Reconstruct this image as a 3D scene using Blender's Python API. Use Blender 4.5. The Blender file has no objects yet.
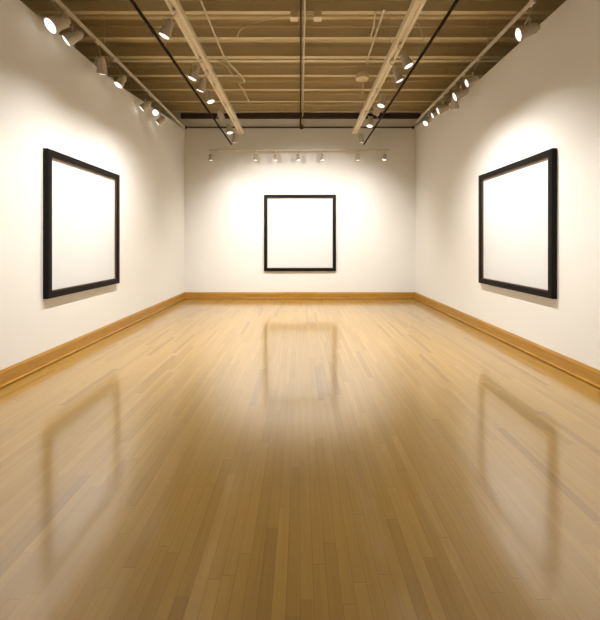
import bpy, bmesh, math, random
from mathutils import Vector, Matrix

random.seed(7)
SC = bpy.context.scene
COL = SC.collection
CAM_Z = 1.46          # eye height
HALF = 3.024          # half width of the gallery
DEPTH = 9.5           # distance from camera to back wall
REAR = -2.2           # wall behind the camera
F_PX = 363.0

def Z(h):             # height above the eye -> world z
    return CAM_Z + h

# ------------------------------------------------------------------ materials
def new_mat(name):
    m = bpy.data.materials.new(name)
    m.use_nodes = True
    nt = m.node_tree
    b = nt.nodes['Principled BSDF']
    return m, nt, b

def N(nt, t, **kw):
    n = nt.nodes.new(t)
    for k, v in kw.items():
        setattr(n, k, v)
    return n

def math_node(nt, op, a, b=None):
    n = N(nt, 'ShaderNodeMath', operation=op)
    for i, v in enumerate((a, b)):
        if v is None:
            continue
        if isinstance(v, (int, float)):
            n.inputs[i].default_value = v
        else:
            nt.links.new(v, n.inputs[i])
    return n.outputs[0]

def simple(name, col, rough=0.5, metal=0.0, var=0.06, scale=6.0, bump=0.0, bscale=60.0, spec=0.5):
    m, nt, b = new_mat(name)
    tc = N(nt, 'ShaderNodeTexCoord')
    nz = N(nt, 'ShaderNodeTexNoise')
    nz.inputs['Scale'].default_value = scale
    nz.inputs['Detail'].default_value = 4
    nt.links.new(tc.outputs['Object'], nz.inputs['Vector'])
    mx = N(nt, 'ShaderNodeMix', data_type='RGBA')
    mx.inputs['A'].default_value = tuple(max(0, c * (1 - var)) for c in col) + (1,)
    mx.inputs['B'].default_value = tuple(min(1, c * (1 + var)) for c in col) + (1,)
    nt.links.new(nz.outputs['Fac'], mx.inputs['Factor'])
    nt.links.new(mx.outputs['Result'], b.inputs['Base Color'])
    b.inputs['Roughness'].default_value = rough
    b.inputs['Metallic'].default_value = metal
    b.inputs['Specular IOR Level'].default_value = spec
    if bump:
        n2 = N(nt, 'ShaderNodeTexNoise')
        n2.inputs['Scale'].default_value = bscale
        n2.inputs['Detail'].default_value = 3
        nt.links.new(tc.outputs['Object'], n2.inputs['Vector'])
        bp = N(nt, 'ShaderNodeBump')
        bp.inputs['Strength'].default_value = bump
        bp.inputs['Distance'].default_value = 0.004
        nt.links.new(n2.outputs['Fac'], bp.inputs['Height'])
        nt.links.new(bp.outputs['Normal'], b.inputs['Normal'])
    return m

def wood_floor():
    m, nt, b = new_mat('oak strip floor')
    tc = N(nt, 'ShaderNodeTexCoord')
    sx = N(nt, 'ShaderNodeSeparateXYZ')
    nt.links.new(tc.outputs['Object'], sx.inputs[0])
    X, Y = sx.outputs[0], sx.outputs[1]
    W, L = 0.057, 0.95
    u = math_node(nt, 'DIVIDE', X, W)
    row = math_node(nt, 'ADD', math_node(nt, 'FLOOR', u), 431.0)
    fu = math_node(nt, 'FRACT', u)
    wn = N(nt, 'ShaderNodeTexWhiteNoise', noise_dimensions='1D')
    nt.links.new(row, wn.inputs['W'])
    v0 = math_node(nt, 'DIVIDE', Y, L)
    v = math_node(nt, 'ADD', v0, math_node(nt, 'MULTIPLY', wn.outputs['Value'], 7.0))
    colid = math_node(nt, 'FLOOR', v)
    fv = math_node(nt, 'FRACT', v)
    cb = N(nt, 'ShaderNodeCombineXYZ')
    nt.links.new(row, cb.inputs[0]); nt.links.new(colid, cb.inputs[1])
    wn2 = N(nt, 'ShaderNodeTexWhiteNoise', noise_dimensions='2D')
    nt.links.new(cb.outputs[0], wn2.inputs['Vector'])
    ramp = N(nt, 'ShaderNodeValToRGB')
    cr = ramp.color_ramp
    pal = [(0.0, (0.262, 0.144, 0.022)), (0.09, (0.316, 0.176, 0.027)), (0.3, (0.342, 0.193, 0.031)),
           (0.55, (0.354, 0.201, 0.034)), (0.8, (0.366, 0.209, 0.037)), (1.0, (0.386, 0.224, 0.044))]
    cr.elements[0].position, cr.elements[0].color = pal[0][0], pal[0][1] + (1,)
    cr.elements[1].position, cr.elements[1].color = pal[-1][0], pal[-1][1] + (1,)
    for p, c in pal[1:-1]:
        e = cr.elements.new(p); e.color = c + (1,)
    nt.links.new(wn2.outputs['Value'], ramp.inputs[0])
    # grain stretched along the strips, shifted for every strip
    mp = N(nt, 'ShaderNodeMapping')
    mp.inputs['Scale'].default_value = (45, 1.6, 1)
    ad = N(nt, 'ShaderNodeVectorMath', operation='ADD')
    nt.links.new(tc.outputs['Object'], ad.inputs[0])
    nt.links.new(wn2.outputs['Color'], ad.inputs[1])
    nt.links.new(ad.outputs[0], mp.inputs['Vector'])
    gr = N(nt, 'ShaderNodeTexNoise')
    gr.inputs['Scale'].default_value = 1.0
    gr.inputs['Detail'].default_value = 5
    gr.inputs['Distortion'].default_value = 0.6
    nt.links.new(mp.outputs[0], gr.inputs['Vector'])
    gv = N(nt, 'ShaderNodeMapRange')
    gv.inputs['To Min'].default_value = 0.80; gv.inputs['To Max'].default_value = 1.18
    nt.links.new(gr.outputs['Fac'], gv.inputs['Value'])
    mul = N(nt, 'ShaderNodeMix', data_type='RGBA', blend_type='MULTIPLY')
    mul.inputs['Factor'].default_value = 1.0
    nt.links.new(ramp.outputs[0], mul.inputs['A'])
    nt.links.new(gv.outputs[0], mul.inputs['B'])
    # joints
    g1 = math_node(nt, 'LESS_THAN', fu, 0.03)
    g2 = math_node(nt, 'LESS_THAN', fv, 0.0022)
    gap = math_node(nt, 'MAXIMUM', g1, g2)
    dk = N(nt, 'ShaderNodeMix', data_type='RGBA')
    nt.links.new(math_node(nt, 'MULTIPLY', gap, 0.55), dk.inputs['Factor'])
    nt.links.new(mul.outputs['Result'], dk.inputs['A'])
    dk.inputs['B'].default_value = (0.10, 0.05, 0.012, 1)
    nt.links.new(dk.outputs['Result'], b.inputs['Base Color'])
    b.inputs['Roughness'].default_value = 0.36
    b.inputs['Coat Weight'].default_value = 1.0
    b.inputs['Coat Roughness'].default_value = 0.125
    b.inputs['Coat IOR'].default_value = 2.0
    # each strip lies at a very slightly different tilt, plus long shallow waves in the varnish
    wv = N(nt, 'ShaderNodeTexNoise')
    mp2 = N(nt, 'ShaderNodeMapping')
    mp2.inputs['Scale'].default_value = (6.0, 1.2, 1)
    nt.links.new(ad.outputs[0], mp2.inputs['Vector'])
    nt.links.new(mp2.outputs[0], wv.inputs['Vector'])
    wv.inputs['Scale'].default_value = 1.0
    wv.inputs['Detail'].default_value = 2
    hs = math_node(nt, 'ADD', math_node(nt, 'MULTIPLY', wv.outputs['Fac'], 1.0), math_node(nt, 'MULTIPLY', gap, -0.35))
    bp = N(nt, 'ShaderNodeBump')
    bp.inputs['Strength'].default_value = 0.05
    bp.inputs['Distance'].default_value = 0.012
    nt.links.new(hs, bp.inputs['Height'])
    nt.links.new(bp.outputs['Normal'], b.inputs['Coat Normal'])
    nt.links.new(bp.outputs['Normal'], b.inputs['Normal'])
    return m

def wood_trim():
    m, nt, b = new_mat('honey oak trim')
    tc = N(nt, 'ShaderNodeTexCoord')
    mp = N(nt, 'ShaderNodeMapping')
    mp.inputs['Scale'].default_value = (3, 3, 60)
    nt.links.new(tc.outputs['Object'], mp.inputs['Vector'])
    nz = N(nt, 'ShaderNodeTexNoise')
    nz.inputs['Scale'].default_value = 1.0; nz.inputs['Detail'].default_value = 5
    nt.links.new(mp.outputs[0], nz.inputs['Vector'])
    rp = N(nt, 'ShaderNodeValToRGB')
    rp.color_ramp.elements[0].position = 0.3
    rp.color_ramp.elements[0].color = (0.36, 0.175, 0.025, 1)
    rp.color_ramp.elements[1].position = 0.75
    rp.color_ramp.elements[1].color = (0.52, 0.275, 0.05, 1)
    nt.links.new(nz.outputs['Fac'], rp.inputs[0])
    nt.links.new(rp.outputs[0], b.inputs['Base Color'])
    b.inputs['Roughness'].default_value = 0.3
    return m

def emit(name, col, strength):
    m, nt, b = new_mat(name)
    b.inputs['Base Color'].default_value = (0.9, 0.9, 0.88, 1)
    b.inputs['Emission Color'].default_value = col + (1,)
    b.inputs['Emission Strength'].default_value = strength
    b.inputs['Roughness'].default_value = 0.2
    return m

M_WALL = simple('gallery wall paint', (0.84, 0.825, 0.795), 0.85, var=0.012, scale=1.5, bump=0.10, bscale=180, spec=0.25)
M_CEIL = simple('tan painted deck', (0.66, 0.54, 0.31), 0.75, var=0.10, scale=2.0, spec=0.3)
M_JOIST = simple('tan painted steel', (0.68, 0.56, 0.32), 0.55, var=0.06, scale=3.0, spec=0.4)
M_BEAM = simple('cream painted raceway', (0.80, 0.70, 0.50), 0.5, var=0.05, scale=3.0)
M_TRACK = simple('white track metal', (0.72, 0.64, 0.50), 0.35, var=0.04)
M_COND = simple('galvanised conduit', (0.66, 0.55, 0.37), 0.4, metal=0.25, var=0.08)
M_DARKST_GAP = simple('dark brown steel', (0.045, 0.026, 0.012), 0.6, var=0.2)  # steel of rod and conduit; also paints the shadowed gap above the back wall
M_RAIL = simple('black rail', (0.014, 0.008, 0.005), 0.7, var=0.2, spec=0.1)
M_FRAME = simple('ebonised frame wood', (0.007, 0.0055, 0.0045), 0.5, var=0.25, scale=9.0, spec=0.14)
M_LINER = simple('dark walnut fillet', (0.09, 0.04, 0.018), 0.5, var=0.2)
M_CANVAS = simple('blank white board', (0.74, 0.75, 0.755), 0.7, var=0.006, scale=1.0)
M_LAMP = simple('lamp enamel', (0.52, 0.45, 0.36), 0.25, var=0.04)
M_YOKE = simple('lamp bracket', (0.62, 0.55, 0.45), 0.3, metal=0.5, var=0.05)
M_FIN = simple('lamp rear cap', (0.50, 0.42, 0.32), 0.35, var=0.05)
M_LENS = emit('lit lamp lens', (1.0, 0.97, 0.93), 1.25)
M_LENS_DIM = emit('weakly lit lamp lens', (1.0, 0.90, 0.74), 1.6)
M_FLOOR = wood_floor()
M_TRIM = wood_trim()

# ------------------------------------------------------------------ mesh helpers
def link(name, bm, mat, parent=None, smooth=False, bevel=0.0):
    bmesh.ops.recalc_face_normals(bm, faces=bm.faces[:])
    me = bpy.data.meshes.new(name)
    bm.to_mesh(me); bm.free()
    me.materials.append(mat)
    if smooth:
        for p in me.polygons:
            p.use_smooth = True
        try:
            me.set_sharp_from_angle(angle=math.radians(40))
        except Exception:
            pass
    o = bpy.data.objects.new(name, me)
    COL.objects.link(o)
    if parent:
        o.parent = parent
    if bevel:
        md = o.modifiers.new('bevel', 'BEVEL')
        md.width = bevel; md.segments = 2; md.limit_method = 'ANGLE'
    return o

def thing(name, label, cat, loc=(0, 0, 0), group=None):
    o = bpy.data.objects.new(name, None)
    o.empty_display_size = 0.1
    COL.objects.link(o)
    o.location = loc
    o['label'] = label; o['category'] = cat
    if group:
        o['group'] = group
    return o

def tag(o, label, cat, group=None):
    o['label'] = label; o['category'] = cat
    if group:
        o['group'] = group
    return o

def struct(o, label=None):
    o['kind'] = 'structure'
    if label:
        o['label'] = label
    return o

def box(bm, x0, x1, y0, y1, z0, z1):
    vs = [bm.verts.new((x, y, z)) for z in (z0, z1) for y in (y0, y1) for x in (x0, x1)]
    for f in ((0, 2, 3, 1), (4, 5, 7, 6), (0, 1, 5, 4), (2, 6, 7, 3), (0, 4, 6, 2), (1, 3, 7, 5)):
        bm.faces.new([vs[i] for i in f])

def loft(bm, rings, caps=True, closed=True):
    """rings: lists of equal numbers of points, joined one after another."""
    R = [[bm.verts.new(p) for p in r] for r in rings]
    n = len(R[0])
    for a, b in zip(R, R[1:]):
        for i in range(n if closed else n - 1):
            j = (i + 1) % n
            bm.faces.new((a[i], a[j], b[j], b[i]))
    if caps:
        bm.faces.new(R[0][::-1]); bm.faces.new(R[-1])
    return R

def tube(bm, pts, r, seg=8):
    pts = [Vector(p) for p in pts]
    rings = []
    up = None
    for i, p in enumerate(pts):
        a = pts[max(i - 1, 0)]; b = pts[min(i + 1, len(pts) - 1)]
        t = (b - a).normalized()
        if up is None:
            up = Vector((0, 0, 1)) if abs(t.z) < 0.9 else Vector((1, 0, 0))
        s = t.cross(up).normalized(); up = s.cross(t).normalized()
        rings.append([p + (s * math.cos(k * 2 * math.pi / seg) + up * math.sin(k * 2 * math.pi / seg)) * r for k in range(seg)])
    loft(bm, rings)

def lathe(bm, prof, mtx=Matrix(), seg=20, caps=True):
    """prof: (radius, along) pairs; axis is local -Z reversed by mtx."""
    rings = [[mtx @ Vector((r * math.cos(k * 2 * math.pi / seg), r * math.sin(k * 2 * math.pi / seg), a)) for k in range(seg)] for r, a in prof]
    loft(bm, rings, caps=caps)

def smooth_path(pts, n=6):
    P = [Vector(p) for p in pts]
    out = []
    for i in range(len(P) - 1):
        p0, p1, p2, p3 = P[max(i - 1, 0)], P[i], P[i + 1], P[min(i + 2, len(P) - 1)]
        for k in range(n):
            t = k / n
            out.append(0.5 * ((2 * p1) + (p2 - p0) * t + (2 * p0 - 5 * p1 + 4 * p2 - p3) * t * t + (3 * p1 - p0 - 3 * p2 + p3) * t ** 3))
    out.append(P[-1])
    return out

# ------------------------------------------------------------------ the room shell
H_JOIST = 3.38                      # underside of the joists above the eye
H_DECK = 3.58
OUT = 4.1

bm = bmesh.new()
box(bm, -HALF - 0.02, HALF + 0.02, REAR - 0.02, DEPTH + 0.02, -0.12, 0)
struct(link('floor', bm, M_FLOOR), 'glossy honey oak strip floor running towards the back wall')

def side_wall(name, sgn, tops, label):
    bm = bmesh.new()
    rings = []
    for y, h in tops:
        r = [(HALF, 0), (HALF, Z(h)), (OUT, Z(h)), (OUT, Z(H_DECK + 0.08)), (OUT + 0.1, Z(H_DECK + 0.08)), (OUT + 0.1, 0)]
        rings.append([(sgn * x, y, z) for x, z in r])
    loft(bm, rings)
    struct(link(name, bm, M_WALL), label)

side_wall('wall_left', -1, [(REAR, 2.62), (5.6, 2.62), (6.3, 2.655), (7.0, 2.73), (8.0, 2.84), (DEPTH, 2.985)], 'white left gallery wall')
side_wall('wall_right', 1, [(REAR, 2.755), (6.2, 2.755), (6.9, 2.785), (7.6, 2.84), (8.5, 2.94), (DEPTH, 3.05)], 'white right gallery wall')

bm = bmesh.new()
box(bm, -OUT - 0.1, OUT + 0.1, DEPTH, DEPTH + 0.15, 0, Z(H_DECK + 0.08))
struct(link('wall_back', bm, M_WALL), 'white back gallery wall')
bm = bmesh.new()
box(bm, -OUT - 0.1, OUT + 0.1, REAR - 0.15, REAR, 0, Z(H_DECK + 0.08))
struct(link('wall_rear', bm, M_WALL), 'white wall behind the viewer')

# corrugated metal deck, flutes running across the room
bm = bmesh.new()
prof = []
y = REAR - 0.1
zt = Z(H_DECK)
while y < DEPTH + 0.15:
    prof += [(y, zt), (y + 0.07, zt), (y + 0.085, zt + 0.075), (y + 0.20, zt + 0.075)]
    y += 0.2233
lo = [(yy, zz) for yy, zz in prof]
ring = [(yy, zz) for yy, zz in lo] + [(lo[-1][0], zt + 0.16), (lo[0][0], zt + 0.16)]
loft(bm, [[(-OUT - 0.1, yy, zz) for yy, zz in ring], [(OUT + 0.1, yy, zz) for yy, zz in ring]])
struct(link('ceiling', bm, M_CEIL), 'tan corrugated metal ceiling deck')

# dark strip painting in the shadowed gap above the back wall
bm = bmesh.new()
box(bm, -3.10, 3.13, DEPTH - 0.07, DEPTH, Z(3.246), Z(3.372))
struct(link('gap_shade_strip', bm, M_DARKST_GAP), 'dark strip standing in for the shadowed gap above the back wall')

# ------------------------------------------------------------------ baseboards
BB = [(0, 0), (0.017, 0), (0.017, 0.005), (0.031, 0.007), (0.034, 0.013), (0.033, 0.021), (0.028, 0.027), (0.020, 0.029), (0.015, 0.030),
      (0.015, 0.140), (0.0135, 0.150), (0.009, 0.158), (0.006, 0.172), (0, 0.175)]
def base(name, a, b, nrm, label):
    a, b, nrm = Vector(a), Vector(b), Vector(nrm)
    d = (b - a).normalized()
    bm = bmesh.new()
    rings = []
    for p, s in ((a, 1), (b, -1)):
        rings.append([p + nrm * x + d * s * x + Vector((0, 0, z)) for x, z in BB])
    loft(bm, rings)
    struct(link(name, bm, M_TRIM), label)
base('baseboard_left', (-HALF, REAR, 0), (-HALF, DEPTH, 0), (1, 0, 0), 'honey oak baseboard along the left wall')
base('baseboard_back', (-HALF, DEPTH, 0), (HALF, DEPTH, 0), (0, -1, 0), 'honey oak baseboard along the back wall')
base('baseboard_right', (HALF, DEPTH, 0), (HALF, REAR, 0), (-1, 0, 0), 'honey oak baseboard along the right wall')
base('baseboard_rear', (HALF, REAR, 0), (-HALF, REAR, 0), (0, 1, 0), 'honey oak baseboard behind the viewer')

# ------------------------------------------------------------------ ceiling joists
JY = [9.35 - 0.67 * k for k in range(0, 17)]
names = {0: 'tan steel joist across the ceiling closest to the back wall', 1: 'second tan ceiling joist from the back wall',
         2: 'third tan ceiling joist from the back wall', 3: 'fourth tan ceiling joist from the back wall',
         4: 'wide double-flanged tan girder crossing the ceiling mid room', 5: 'tan ceiling joist just nearer than the wide double girder',
         6: 'second tan ceiling joist nearer than the wide double girder'}
def joist(i, y):
    bm = bmesh.new()
    zb, ztp = Z(H_JOIST), Z(H_DECK)
    if i == 4:
        for yc in (y - 0.055, y + 0.075):
            box(bm, -OUT, OUT, yc - 0.045, yc + 0.045, zb, zb + 0.014)
            box(bm, -OUT, OUT, yc - 0.006, yc + 0.006, zb + 0.014, ztp)
        fl = 0.0
    else:
        box(bm, -OUT, OUT, y - 0.038, y + 0.038, zb, zb + 0.012)
        box(bm, -OUT, OUT, y - 0.005, y + 0.005, zb + 0.012, ztp)
        box(bm, -OUT, OUT, y - 0.05, y + 0.05, ztp - 0.03, ztp)
    o = link('ceiling_girder' if i == 4 else 'ceiling_joist', bm, M_JOIST)
    tag(o, names[i], 'joist', 'steel joists under the ceiling deck')
for i, y in enumerate(JY):
    if i in names:
        joist(i, y)

# ------------------------------------------------------------------ raceway beams with black outer rail
def raceway(x, rail_x, y0, y1, label):
    t = thing('lighting_beam', label, 'beam', (x, y1, Z(2.65)), 'light beams hung from the ceiling')
    hb, hr = 2.65, 2.385
    s = 1 if rail_x > x else -1
    bm = bmesh.new()      # box section with open underside slot
    w, hgt = 0.06, 0.085
    sec = [(-w, 0), (-0.018, 0), (-0.018, 0.02), (0.018, 0.02), (0.018, 0), (w, 0), (w, hgt), (-w, hgt)]
    loft(bm, [[(px, y0 - y1, pz) for px, pz in sec], [(px, 0, pz) for px, pz in sec]])
    link('raceway', bm, M_BEAM, t, bevel=0.004)
    bm = bmesh.new()
    box(bm, -w - 0.003, w + 0.003, -0.004, 0.012, -0.003, hgt + 0.003)
    link('end_cap', bm, M_BEAM, t)
    bm = bmesh.new()
    rx = rail_x - x
    box(bm, rx - 0.011, rx + 0.011, y0 - y1, 0, hr - hb - 0.015, hr - hb + 0.015)
    link('outer_rail', bm, M_RAIL, t)['label'] = 'thin black rail'
    # sloping arms from raceway side to rail
    yy = -0.35
    while yy > y0 - y1:
        bm = bmesh.new()
        tube(bm, [(s * w, yy, 0.03), (s * (w + 0.05), yy, 0.02), (rx - s * 0.01, yy, hr - hb + 0.005)], 0.006, 6)
        link('rail_arm', bm, M_TRACK, t, True)
        yy -= 1.34
    for jy in JY:
        if y0 + 0.1 < jy < y1 - 0.05 and round((9.35 - jy) / 0.67) % 2 == 0:
            bm = bmesh.new()
            tube(bm, [(0, jy - y1, hgt - 0.01), (0, jy - y1, H_JOIST - hb + 0.003)], 0.005, 6)
            link('hanger_rod', bm, M_COND, t, True)
    return t

LBX, LRX, RBX, RRX = -1.425, -1.655, 1.325, 1.545
raceway(LBX, LRX, -1.0, 8.78, 'long cream lighting beam with black rail hung left of the ceiling centre')
raceway(RBX, RRX, -1.0, 8.78, 'long cream lighting beam with black rail hung right of the ceiling centre')

# ------------------------------------------------------------------ plain light tracks
def track(a, b, label, hang=True):
    a, b = Vector(a), Vector(b)
    t = thing('light_track', label, 'track', a, 'white lighting tracks')
    d = (b - a)
    L = d.length
    d.normalize()
    s = Vector((-d.y, d.x, 0))
    bm = bmesh.new()
    w, h = 0.019, 0.032
    sec = [(-w, 0), (-0.007, 0), (-0.007, 0.012), (0.007, 0.012), (0.007, 0), (w, 0), (w, h), (-w, h)]
    loft(bm, [[d * l + s * px + Vector((0, 0, pz)) for px, pz in sec] for l in (0, L)])
    link('rail', bm, M_TRACK, t)
    for l in (0, L):
        bm = bmesh.new()
        loft(bm, [[d * (l + e) + s * px + Vector((0, 0, pz)) for px, pz in ((-0.021, -0.002), (0.021, -0.002), (0.021, 0.034), (-0.021, 0.034))] for e in (-0.006, 0.008)])
        link('end_cap', bm, M_TRACK, t)
    return t

HT = 2.85
TLX, TRX = -2.87, 2.755
tl = track((TLX, -1.0, Z(HT)), (TLX, 9.0, Z(HT)), 'white lighting track running along the top of the left wall')
tr = track((TRX, -1.0, Z(HT)), (TRX, 8.6, Z(HT)), 'white lighting track running along the top of the right wall')
for t in (tl, tr):
    for jy in JY:
        if -0.5 < jy < 8.6 and round((9.35 - jy) / 0.67) % 2 == 0:
            bm = bmesh.new()
            tube(bm, [(0, jy + 1.0, 0.03), (0, jy + 1.0, H_JOIST - HT + 0.003)], 0.0045, 6)
            link('hanger_rod', bm, M_COND, t, True)
BTY, BTH = 9.30, 2.365
tb = track((-2.33, BTY, Z(BTH)), (2.27, BTY, Z(BTH)), 'white lighting track mounted across the upper back wall')
for xx in (0.25, 1.75, 3.0, 4.35):
    bm = bmesh.new()
    box(bm, xx - 0.012, xx + 0.012, 0.015, DEPTH - BTY + 0.002, 0.008, 0.026)
    link('wall_arm', bm, M_TRACK, tb)

# ------------------------------------------------------------------ lamp heads
def lamp(mount, pivot, target, label, group, power=0.0, cone=70, lens='on', size=1.0, blend=1.0):
    """mount: point on the track underside, pivot: centre of head."""
    mount, pivot, target = Vector(mount), Vector(pivot), Vector(target)
    t = thing('track_spotlight', label, 'spotlight', mount, group)
    P = pivot - mount
    ax = (target - pivot).normalized()
    R = ax.to_track_quat('Z', 'Y').to_matrix().to_4x4()
    MT = Matrix.Translation(P) @ R
    r, L = 0.058 * size, 0.150 * size
    bm = bmesh.new()
    box(bm, -0.017, 0.017, -0.045, 0.045, -0.028, 0.0)
    link('track_adapter', bm, M_TRACK, t, bevel=0.003)
    bm = bmesh.new()
    neck = P + Vector((0, 0, r + 0.035 * size))
    tube(bm, smooth_path([(0, 0, -0.02), (0, 0, -0.05) if P.z < -0.15 else (P.x * .3, P.y * .3, P.z * .3), neck], 4), 0.007, 8)
    link('stem', bm, M_YOKE, t, True)
    # U-shaped yoke either side of the can
    side = ax.cross(Vector((0, 0, 1)))
    side = side.normalized() if side.length > 0.05 else Vector((1, 0, 0))
    bm = bmesh.new()
    a = r + 0.008
    up = Vector((0, 0, 1)) - ax * ax.z
    yk = [P + side * -a, P + side * -a + (neck - P) * 0.7, P + side * -a * 0.7 + (neck - P), neck, P + side * a * 0.7 + (neck - P), P + side * a + (neck - P) * 0.7, P + side * a]
    tube(bm, yk, 0.006, 6)
    link('yoke', bm, M_YOKE, t, True)
    # can: flared bell, open front
    bm = bmesh.new()
    lathe(bm, [(0.001, -L * 0.50), (r * 0.62, -L * 0.50), (r * 0.76, -L * 0.44), (r * 0.80, -L * 0.1), (r * 0.86, L * 0.12),
               (r * 0.99, L * 0.32), (r, L * 0.50), (r * 0.93, L * 0.50), (r * 0.90, L * 0.34), (r * 0.001, L * 0.30)], MT, 24)
    link('housing', bm, M_LAMP, t, True)
    bm = bmesh.new()
    lathe(bm, [(0.001, -L * 0.66), (r * 0.36, -L * 0.66), (r * 0.5, -L * 0.62), (r * 0.5, -L * 0.5), (0.001, -L * 0.49)], MT, 16)
    link('rear_cap', bm, M_FIN, t, True)
    bm = bmesh.new()
    lathe(bm, [(0.001, L * 0.36), (r * 0.90, L * 0.40), (r * 0.91, L * 0.46), (r * 0.7, L * 0.52), (r * 0.35, L * 0.555), (0.001, L * 0.565)], MT, 24)
    ln = link('lens', bm, M_LENS if lens == 'on' else M_LENS_DIM, t, True)
    ln['label'] = 'glowing lens' if lens == 'on' else 'faintly glowing lens'
    if power > 0:
        ld = bpy.data.lights.new('lamp_light', 'SPOT')
        ld.energy = power
        ld.color = LIGHT_COL
        ld.spot_size = math.radians(cone)
        ld.spot_blend = blend
        ld.shadow_soft_size = 0.025
        lo = bpy.data.objects.new('lamp_light', ld)
        COL.objects.link(lo)
        lo.parent = t
        lo.matrix_local = Matrix.Translation(P + ax * (L * 0.62)) @ (-ax).to_track_quat('Z', 'Y').to_matrix().to_4x4()
    return t

LIGHT_COL = (1.0, 0.98, 0.93)
KW = 0.67
ORD = ['nearest', 'second', 'third', 'fourth', 'fifth', 'sixth', 'seventh', 'eighth']
def nth(i, n, what):
    if i == n - 1:
        return 'farthest white spotlight, ' + what
    return ORD[i] + (' visible white spotlight, ' if i == 0 else ' visible white spotlight counted from the front, ') + what

WP = 0.36     # picture centre above the eye
PY = 5.15     # picture centre along the side walls
# (depth, target, power, cone)
GL = 'spotlights on the left lighting beam'
left_beam = [(4.14, (-3.0, 4.3, Z(-1.1)), 330, 104), (5.22, (-3.0, 5.3, Z(-1.1)), 330, 104), (5.62, (-3.0, 6.4, Z(-1.1)), 260, 104),
             (6.08, (-0.1, 5.8, 0.0), 600, 80), (6.95, (-0.2, 9.5, Z(-0.9)), 620, 112), (7.80, (-0.9, 7.3, 0.0), 300, 96), (8.50, (-2.2, 9.5, Z(-0.9)), 36, 104)]
for i, (d, tg, pw, cn) in enumerate(left_beam):
    lamp((LBX, d, Z(2.65)), (LBX - 0.10, d + 0.02, Z(2.45)), tg, nth(i, 7, 'on the left cream lighting beam'), GL, pw * KW, cn, size=1.15, blend=1.0)
GR = 'spotlights on the right lighting beam'
right_beam = [(4.85, (3.0, 4.6, Z(-1.1)), 400, 104), (5.28, (3.0, 5.7, Z(-1.1)), 400, 104), (6.26, (0.1, 5.9, 0.0), 600, 80),
              (6.66, (0.2, 9.5, Z(-0.9)), 660, 112), (7.35, (0.8, 6.9, 0.0), 300, 94), (8.48, (2.2, 9.5, Z(-0.9)), 36, 104)]
for i, (d, tg, pw, cn) in enumerate(right_beam):
    lamp((RBX, d, Z(2.65)), (RBX + 0.10, d + 0.02, Z(2.45)), tg, nth(i, 6, 'on the right cream lighting beam'), GR, pw * KW, cn, size=1.15, blend=1.0)
# two more on each beam, just outside the top of the picture, washing the front of the room
for bxx, sg, nm in ((LBX, -1, 'left'), (RBX, 1, 'right')):
    for d, q in ((1.2, 'overhead behind the viewer'), (2.9, 'overhead beside the viewer')):
        lamp((bxx, d, Z(2.65)), (bxx + sg * 0.10, d + 0.02, Z(2.45)), ((sg * 3.0, d, Z(-1.1)) if d < 2 else (sg * 2.0, 3.1, 0)), 'white spotlight ' + q + ', on the %s cream lighting beam' % nm, GL if sg < 0 else GR, (170 if d < 2 else 330) * KW, 104, blend=1.0)

GS = 'spotlights on the left wall track'
left_track = [  # depth, head x, head h, aim, lens, size
    (4.20, -2.80, 2.54, (-0.36, -0.62, -0.62), 'on', 1.5), (4.48, -2.80, 2.54, (-0.60, -0.27, -0.55), 'on', 1.3), (5.13, -2.80, 2.50, (-0.2, 0.5, -1.0), 'off', 1.3),
    (5.62, -2.77, 2.50, (-0.3, -0.35, -0.75), 'on', 1.15), (6.70, -2.85, 2.53, (-0.60, -0.17, -0.55), 'on', 1.2), (6.93, -2.74, 2.50, (0.1, -0.9, -0.5), 'on', 1.05),
    (7.42, -2.85, 2.50, (-0.60, -0.16, -0.55), 'on', 1.1)]
for i, (d, hx, hh, a, ln, sz) in enumerate(left_track):
    lamp((TLX, d, Z(HT)), (hx, d, Z(hh)), (hx + a[0], d + a[1], Z(hh) + a[2]), nth(i, 7, 'on the left wall track'), GS, 0, 60, ln, sz)
GT = 'spotlights on the right wall track'
right_track = [(4.30, 2.69, 2.51, (-0.85, 0.18, -0.30), 'on', 1.35), (5.60, 2.65, 2.50, (-0.85, 0.15, -0.35), 'on', 1.1), (6.09, 2.69, 2.50, (-0.85, 0.18, -0.40), 'on', 1.35),
               (6.46, 2.75, 2.50, (0.2, 0.5, -1.0), 'off', 1.3), (6.76, 2.66, 2.50, (-0.85, 0.22, -0.35), 'on', 1.25), (7.02, 2.63, 2.50, (-0.8, 0.15, -0.4), 'on', 1.0),
               (7.45, 2.62, 2.50, (-0.6, -0.25, -0.6), 'on', 1.1)]
for i, (d, hx, hh, a, ln, sz) in enumerate(right_track):
    lamp((TRX, d, Z(HT)), (hx, d, Z(hh)), (hx + a[0], d + a[1], Z(hh) + a[2]), nth(i, 7, 'on the right wall track'), GT, 0, 60, ln, sz)

GB = 'spotlights on the back wall track'
bx = [-2.28, -1.13, -0.62, -0.05, 0.575, 1.475, 2.165]
words = ['leftmost', 'second from left', 'third from left', 'middle', 'third from right', 'second from right', 'rightmost']
bt = [(0, 0), (-0.1, 0), (0.05, 0), (0.15, -0.1), (0.0, -0.1), (0.1, 0), (-0.3, -0.3)]
for i, x in enumerate(bx):
    on = i in (3, 4, 6)
    lamp((x, BTY, Z(BTH)), (x, BTY - 0.02, Z(BTH - 0.175)), (x + bt[i][0], BTY - 0.03 + bt[i][1] + 0.12, Z(BTH - 1.2)),
         'small ' + words[i] + ' spotlight of the row high on the back wall', GB, 0, 110, 'on' if on else 'off', 0.95)

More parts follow.
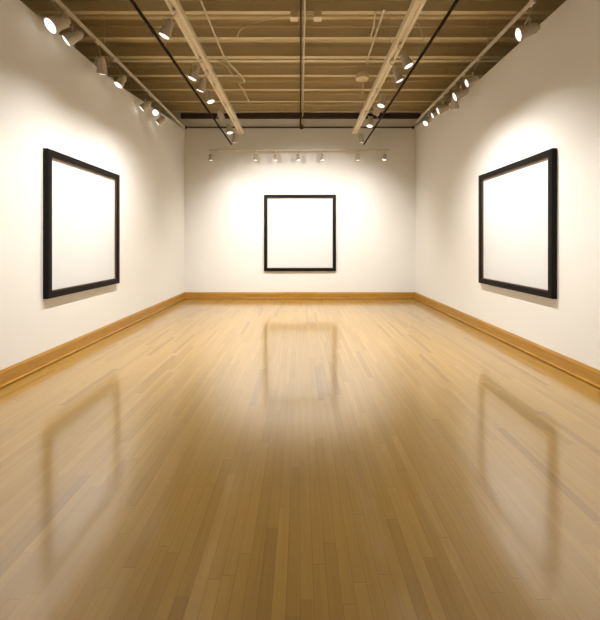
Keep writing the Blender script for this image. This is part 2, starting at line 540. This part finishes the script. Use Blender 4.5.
# ------------------------------------------------------------------ framed pictures
def framed(name, centre, right, normal, W, H, label, fw=0.078, fd=0.062):
    t = thing(name, label, 'picture', centre, 'black framed blank pictures')
    rgt, nrm, up = Vector(right), Vector(normal), Vector((0, 0, 1))
    def pt(a, b, c):
        return rgt * a + up * b + nrm * c
    def ring_sweep(bm, sec, W, H):
        # sec: (inset from outer edge, distance from wall)
        corners = [(-1, -1), (1, -1), (1, 1), (-1, 1)]
        R = [[bm.verts.new(pt(cx * (W / 2 - i), cy * (H / 2 - i), d)) for i, d in sec] for cx, cy in corners]
        n = len(sec)
        for k in range(4):
            A, B = R[k], R[(k + 1) % 4]
            for i in range(n):
                j = (i + 1) % n
                bm.faces.new((A[i], B[i], B[j], A[j]))
    bm = bmesh.new()
    ring_sweep(bm, [(0.0, 0.0), (0.0, fd - 0.006), (0.006, fd), (fw - 0.010, fd), (fw - 0.004, fd - 0.005), (fw, fd - 0.012), (fw, 0.0)], W, H)
    link('frame', bm, M_FRAME, t)
    bm = bmesh.new()
    ring_sweep(bm, [(fw - 0.002, 0.004), (fw - 0.002, fd - 0.016), (fw + 0.010, fd - 0.016), (fw + 0.010, 0.004)], W, H)
    link('inner_fillet', bm, M_LINER, t)['label'] = 'thin dark reddish brown inner edge'
    bm = bmesh.new()
    a, b = W / 2 - fw + 0.002, H / 2 - fw + 0.002
    loft(bm, [[pt(-a, -b, d), pt(a, -b, d), pt(a, b, d), pt(-a, b, d)] for d in (0.006, 0.020)])
    link('blank_panel', bm, M_CANVAS, t)['label'] = 'plain white panel'
    return t

framed('framed_picture', (-HALF, 5.12, Z(0.228)), (0, 1, 0), (1, 0, 0), 1.70, 1.775, 'large black framed blank white picture on the left wall')
framed('framed_picture', (HALF, PY, Z(0.228)), (0, -1, 0), (-1, 0, 0), 1.76, 1.775, 'large black framed blank white picture on the right wall')
framed('framed_picture', (0.0, DEPTH, Z(0.262)), (1, 0, 0), (0, -1, 0), 1.875, 1.99, 'square black framed blank white picture centred on the back wall', fw=0.076)

# ------------------------------------------------------------------ conduits and boxes under the joists
HC = H_JOIST - 0.016
H2 = Z(H_JOIST - 0.002)
def conduit(name, pts, r, label, mat=M_COND, sm=True, seg=8):
    bm = bmesh.new()
    tube(bm, smooth_path(pts, 6) if sm else pts, r, seg)
    o = link(name, bm, mat, None, True)
    tag(o, label, 'conduit', 'conduits under the ceiling joists')
    return o

conduit('ceiling_conduit', [(-1.375, 2.0, Z(HC)), (-1.375, 4.0, Z(HC)), (-1.375, 6.3, Z(HC)), (-1.35, 6.7, Z(HC)), (-1.22, 7.15, Z(HC - 0.01)), (-1.14, 7.45, Z(HC - 0.04)),
        (-1.27, 7.55, Z(HC - 0.05)), (-1.245, 8.0, Z(HC)), (-1.215, 8.7, Z(HC))], 0.017, 'bent tan conduit under the ceiling just right of the left lighting beam')
conduit('flexible_cable', [(-1.60, 6.55, Z(HC)), (-1.50, 6.72, Z(HC)), (-1.39, 6.9, Z(HC - 0.02)), (-1.36, 7.1, Z(HC - 0.03)), (-1.33, 7.30, Z(HC))], 0.009,
        'short curled cable beside the bent conduit under the ceiling')
conduit('flexible_cable', [(-1.05, 6.02, H2), (-0.95, 5.75, H2 - 0.01), (-0.80, 5.65, H2), (-0.55, 5.5, H2), (-0.3, 5.36, Z(3.34)), (-0.135, 5.33, Z(3.33))], 0.008,
        'thin wavy cable crossing the ceiling left of the centre conduit')
bm = bmesh.new()
t = thing('centre_conduit', 'straight central conduit pair running along the ceiling to the back wall', 'conduit', (0.04, 9.3, Z(HC)), 'conduits under the ceiling joists')
for dx, m, nm, lb in ((-0.028, M_DARKST_GAP, 'dark_conduit', 'dark brown conduit'), (0.028, M_COND, 'light_conduit', 'pale conduit')):
    bm = bmesh.new()
    tube(bm, [(dx, -7.5, 0), (dx, 0, 0), (dx, 0.12, -0.03), (dx, 0.16, -0.12), (dx, 0.165, -0.30)], 0.015, 8)
    link(nm, bm, m, t, True)['label'] = lb
for dx in (-0.125, 0.22):
    b = thing('junction_box', 'tan square junction box %s of the centre conduit near the camera' % ('left' if dx < 0 else 'right'), 'box', (0.04 + dx, 5.33, Z(3.366)), 'ceiling junction boxes')
    bm = bmesh.new(); box(bm, -0.055, 0.055, -0.055, 0.055, -0.075, 0.04); link('body', bm, M_JOIST, b, bevel=0.004)
    bm = bmesh.new(); box(bm, -0.058, 0.058, -0.058, 0.058, -0.082, -0.075); link('cover', bm, M_BEAM, b)
    bm = bmesh.new(); tube(bm, [((0.05 if dx < 0 else -0.05), 0, -0.004), ((0.083 if dx < 0 else -0.178), 0, -0.004)], 0.011, 8); link('pipe_nipple', bm, M_COND, b, True)
conduit('ceiling_conduit', [(1.215, 5.22, Z(HC)), (1.225, 5.8, Z(HC)), (1.235, 6.55, Z(HC)), (1.24, 6.66, Z(HC - 0.03)), (1.24, 6.69, Z(HC - 0.08))], 0.018, 'short straight tan conduit left of the right lighting beam')
conduit('ceiling_conduit', [(1.10, 5.3, Z(HC)), (1.145, 5.62, Z(HC)), (1.15, 5.95, Z(HC))], 0.013, 'stub of tan conduit beside the short straight conduit')
b = thing('round_junction_box', 'round tan ceiling box left of the right lighting beam', 'box', (1.26, 7.34, Z(3.38)), 'ceiling junction boxes')
bm = bmesh.new(); lathe(bm, [(0.001, 0.03), (0.13, 0.03), (0.14, 0.01), (0.14, -0.05), (0.125, -0.07), (0.001, -0.07)], Matrix(), 24); link('body', bm, M_JOIST, b, True)
bm = bmesh.new(); tube(bm, smooth_path([(0.03, 0.05, -0.06), (0.05, 0.2, -0.16), (0.06, 0.3, -0.26), (0.055, 0.32, -0.34)], 5), 0.012); link('cable_drop', bm, M_COND, b, True)

# dark rod along the top of the back wall
t = thing('wall_rod', 'thin dark rod running across the top of the back wall', 'rod', (0, DEPTH - 0.05, Z(3.01)))
bm = bmesh.new(); tube(bm, [(-3.0, 0, 0), (2.97, 0, 0)], 0.019, 10); link('rod', bm, M_DARKST_GAP, t, True)
for x in (-2.98, -1.5, 1.5, 2.95):
    bm = bmesh.new(); box(bm, x - 0.02, x + 0.02, -0.024, 0.052, -0.03, 0.03); link('wall_clip', bm, M_DARKST_GAP, t, bevel=0.003)
bm = bmesh.new(); box(bm, -0.005, 0.085, -0.03, 0.052, -0.035, 0.055); link('centre_tee', bm, M_DARKST_GAP, t, bevel=0.006)

# ------------------------------------------------------------------ world and camera
w = bpy.data.worlds.new('World'); SC.world = w
w.use_nodes = True
w.node_tree.nodes['Background'].inputs[0].default_value = (0.02, 0.018, 0.015, 1)
w.node_tree.nodes['Background'].inputs[1].default_value = 0.2

cd = bpy.data.cameras.new('camera')
cam = bpy.data.objects.new('camera', cd)
COL.objects.link(cam)
cam.location = (0, 0, CAM_Z)
cam.rotation_euler = (math.radians(90), 0, 0)
cd.sensor_fit = 'HORIZONTAL'
cd.sensor_width = 36
cd.lens = F_PX / 600 * 36
cd.shift_y = -(310 - 243) / 600
cd.clip_start = 0.02
SC.camera = cam

vs = SC.view_settings
vs.view_transform = 'Standard'
vs.look = 'None'
vs.gamma = 1
vs.use_curve_mapping = False
vs.exposure = 0.0
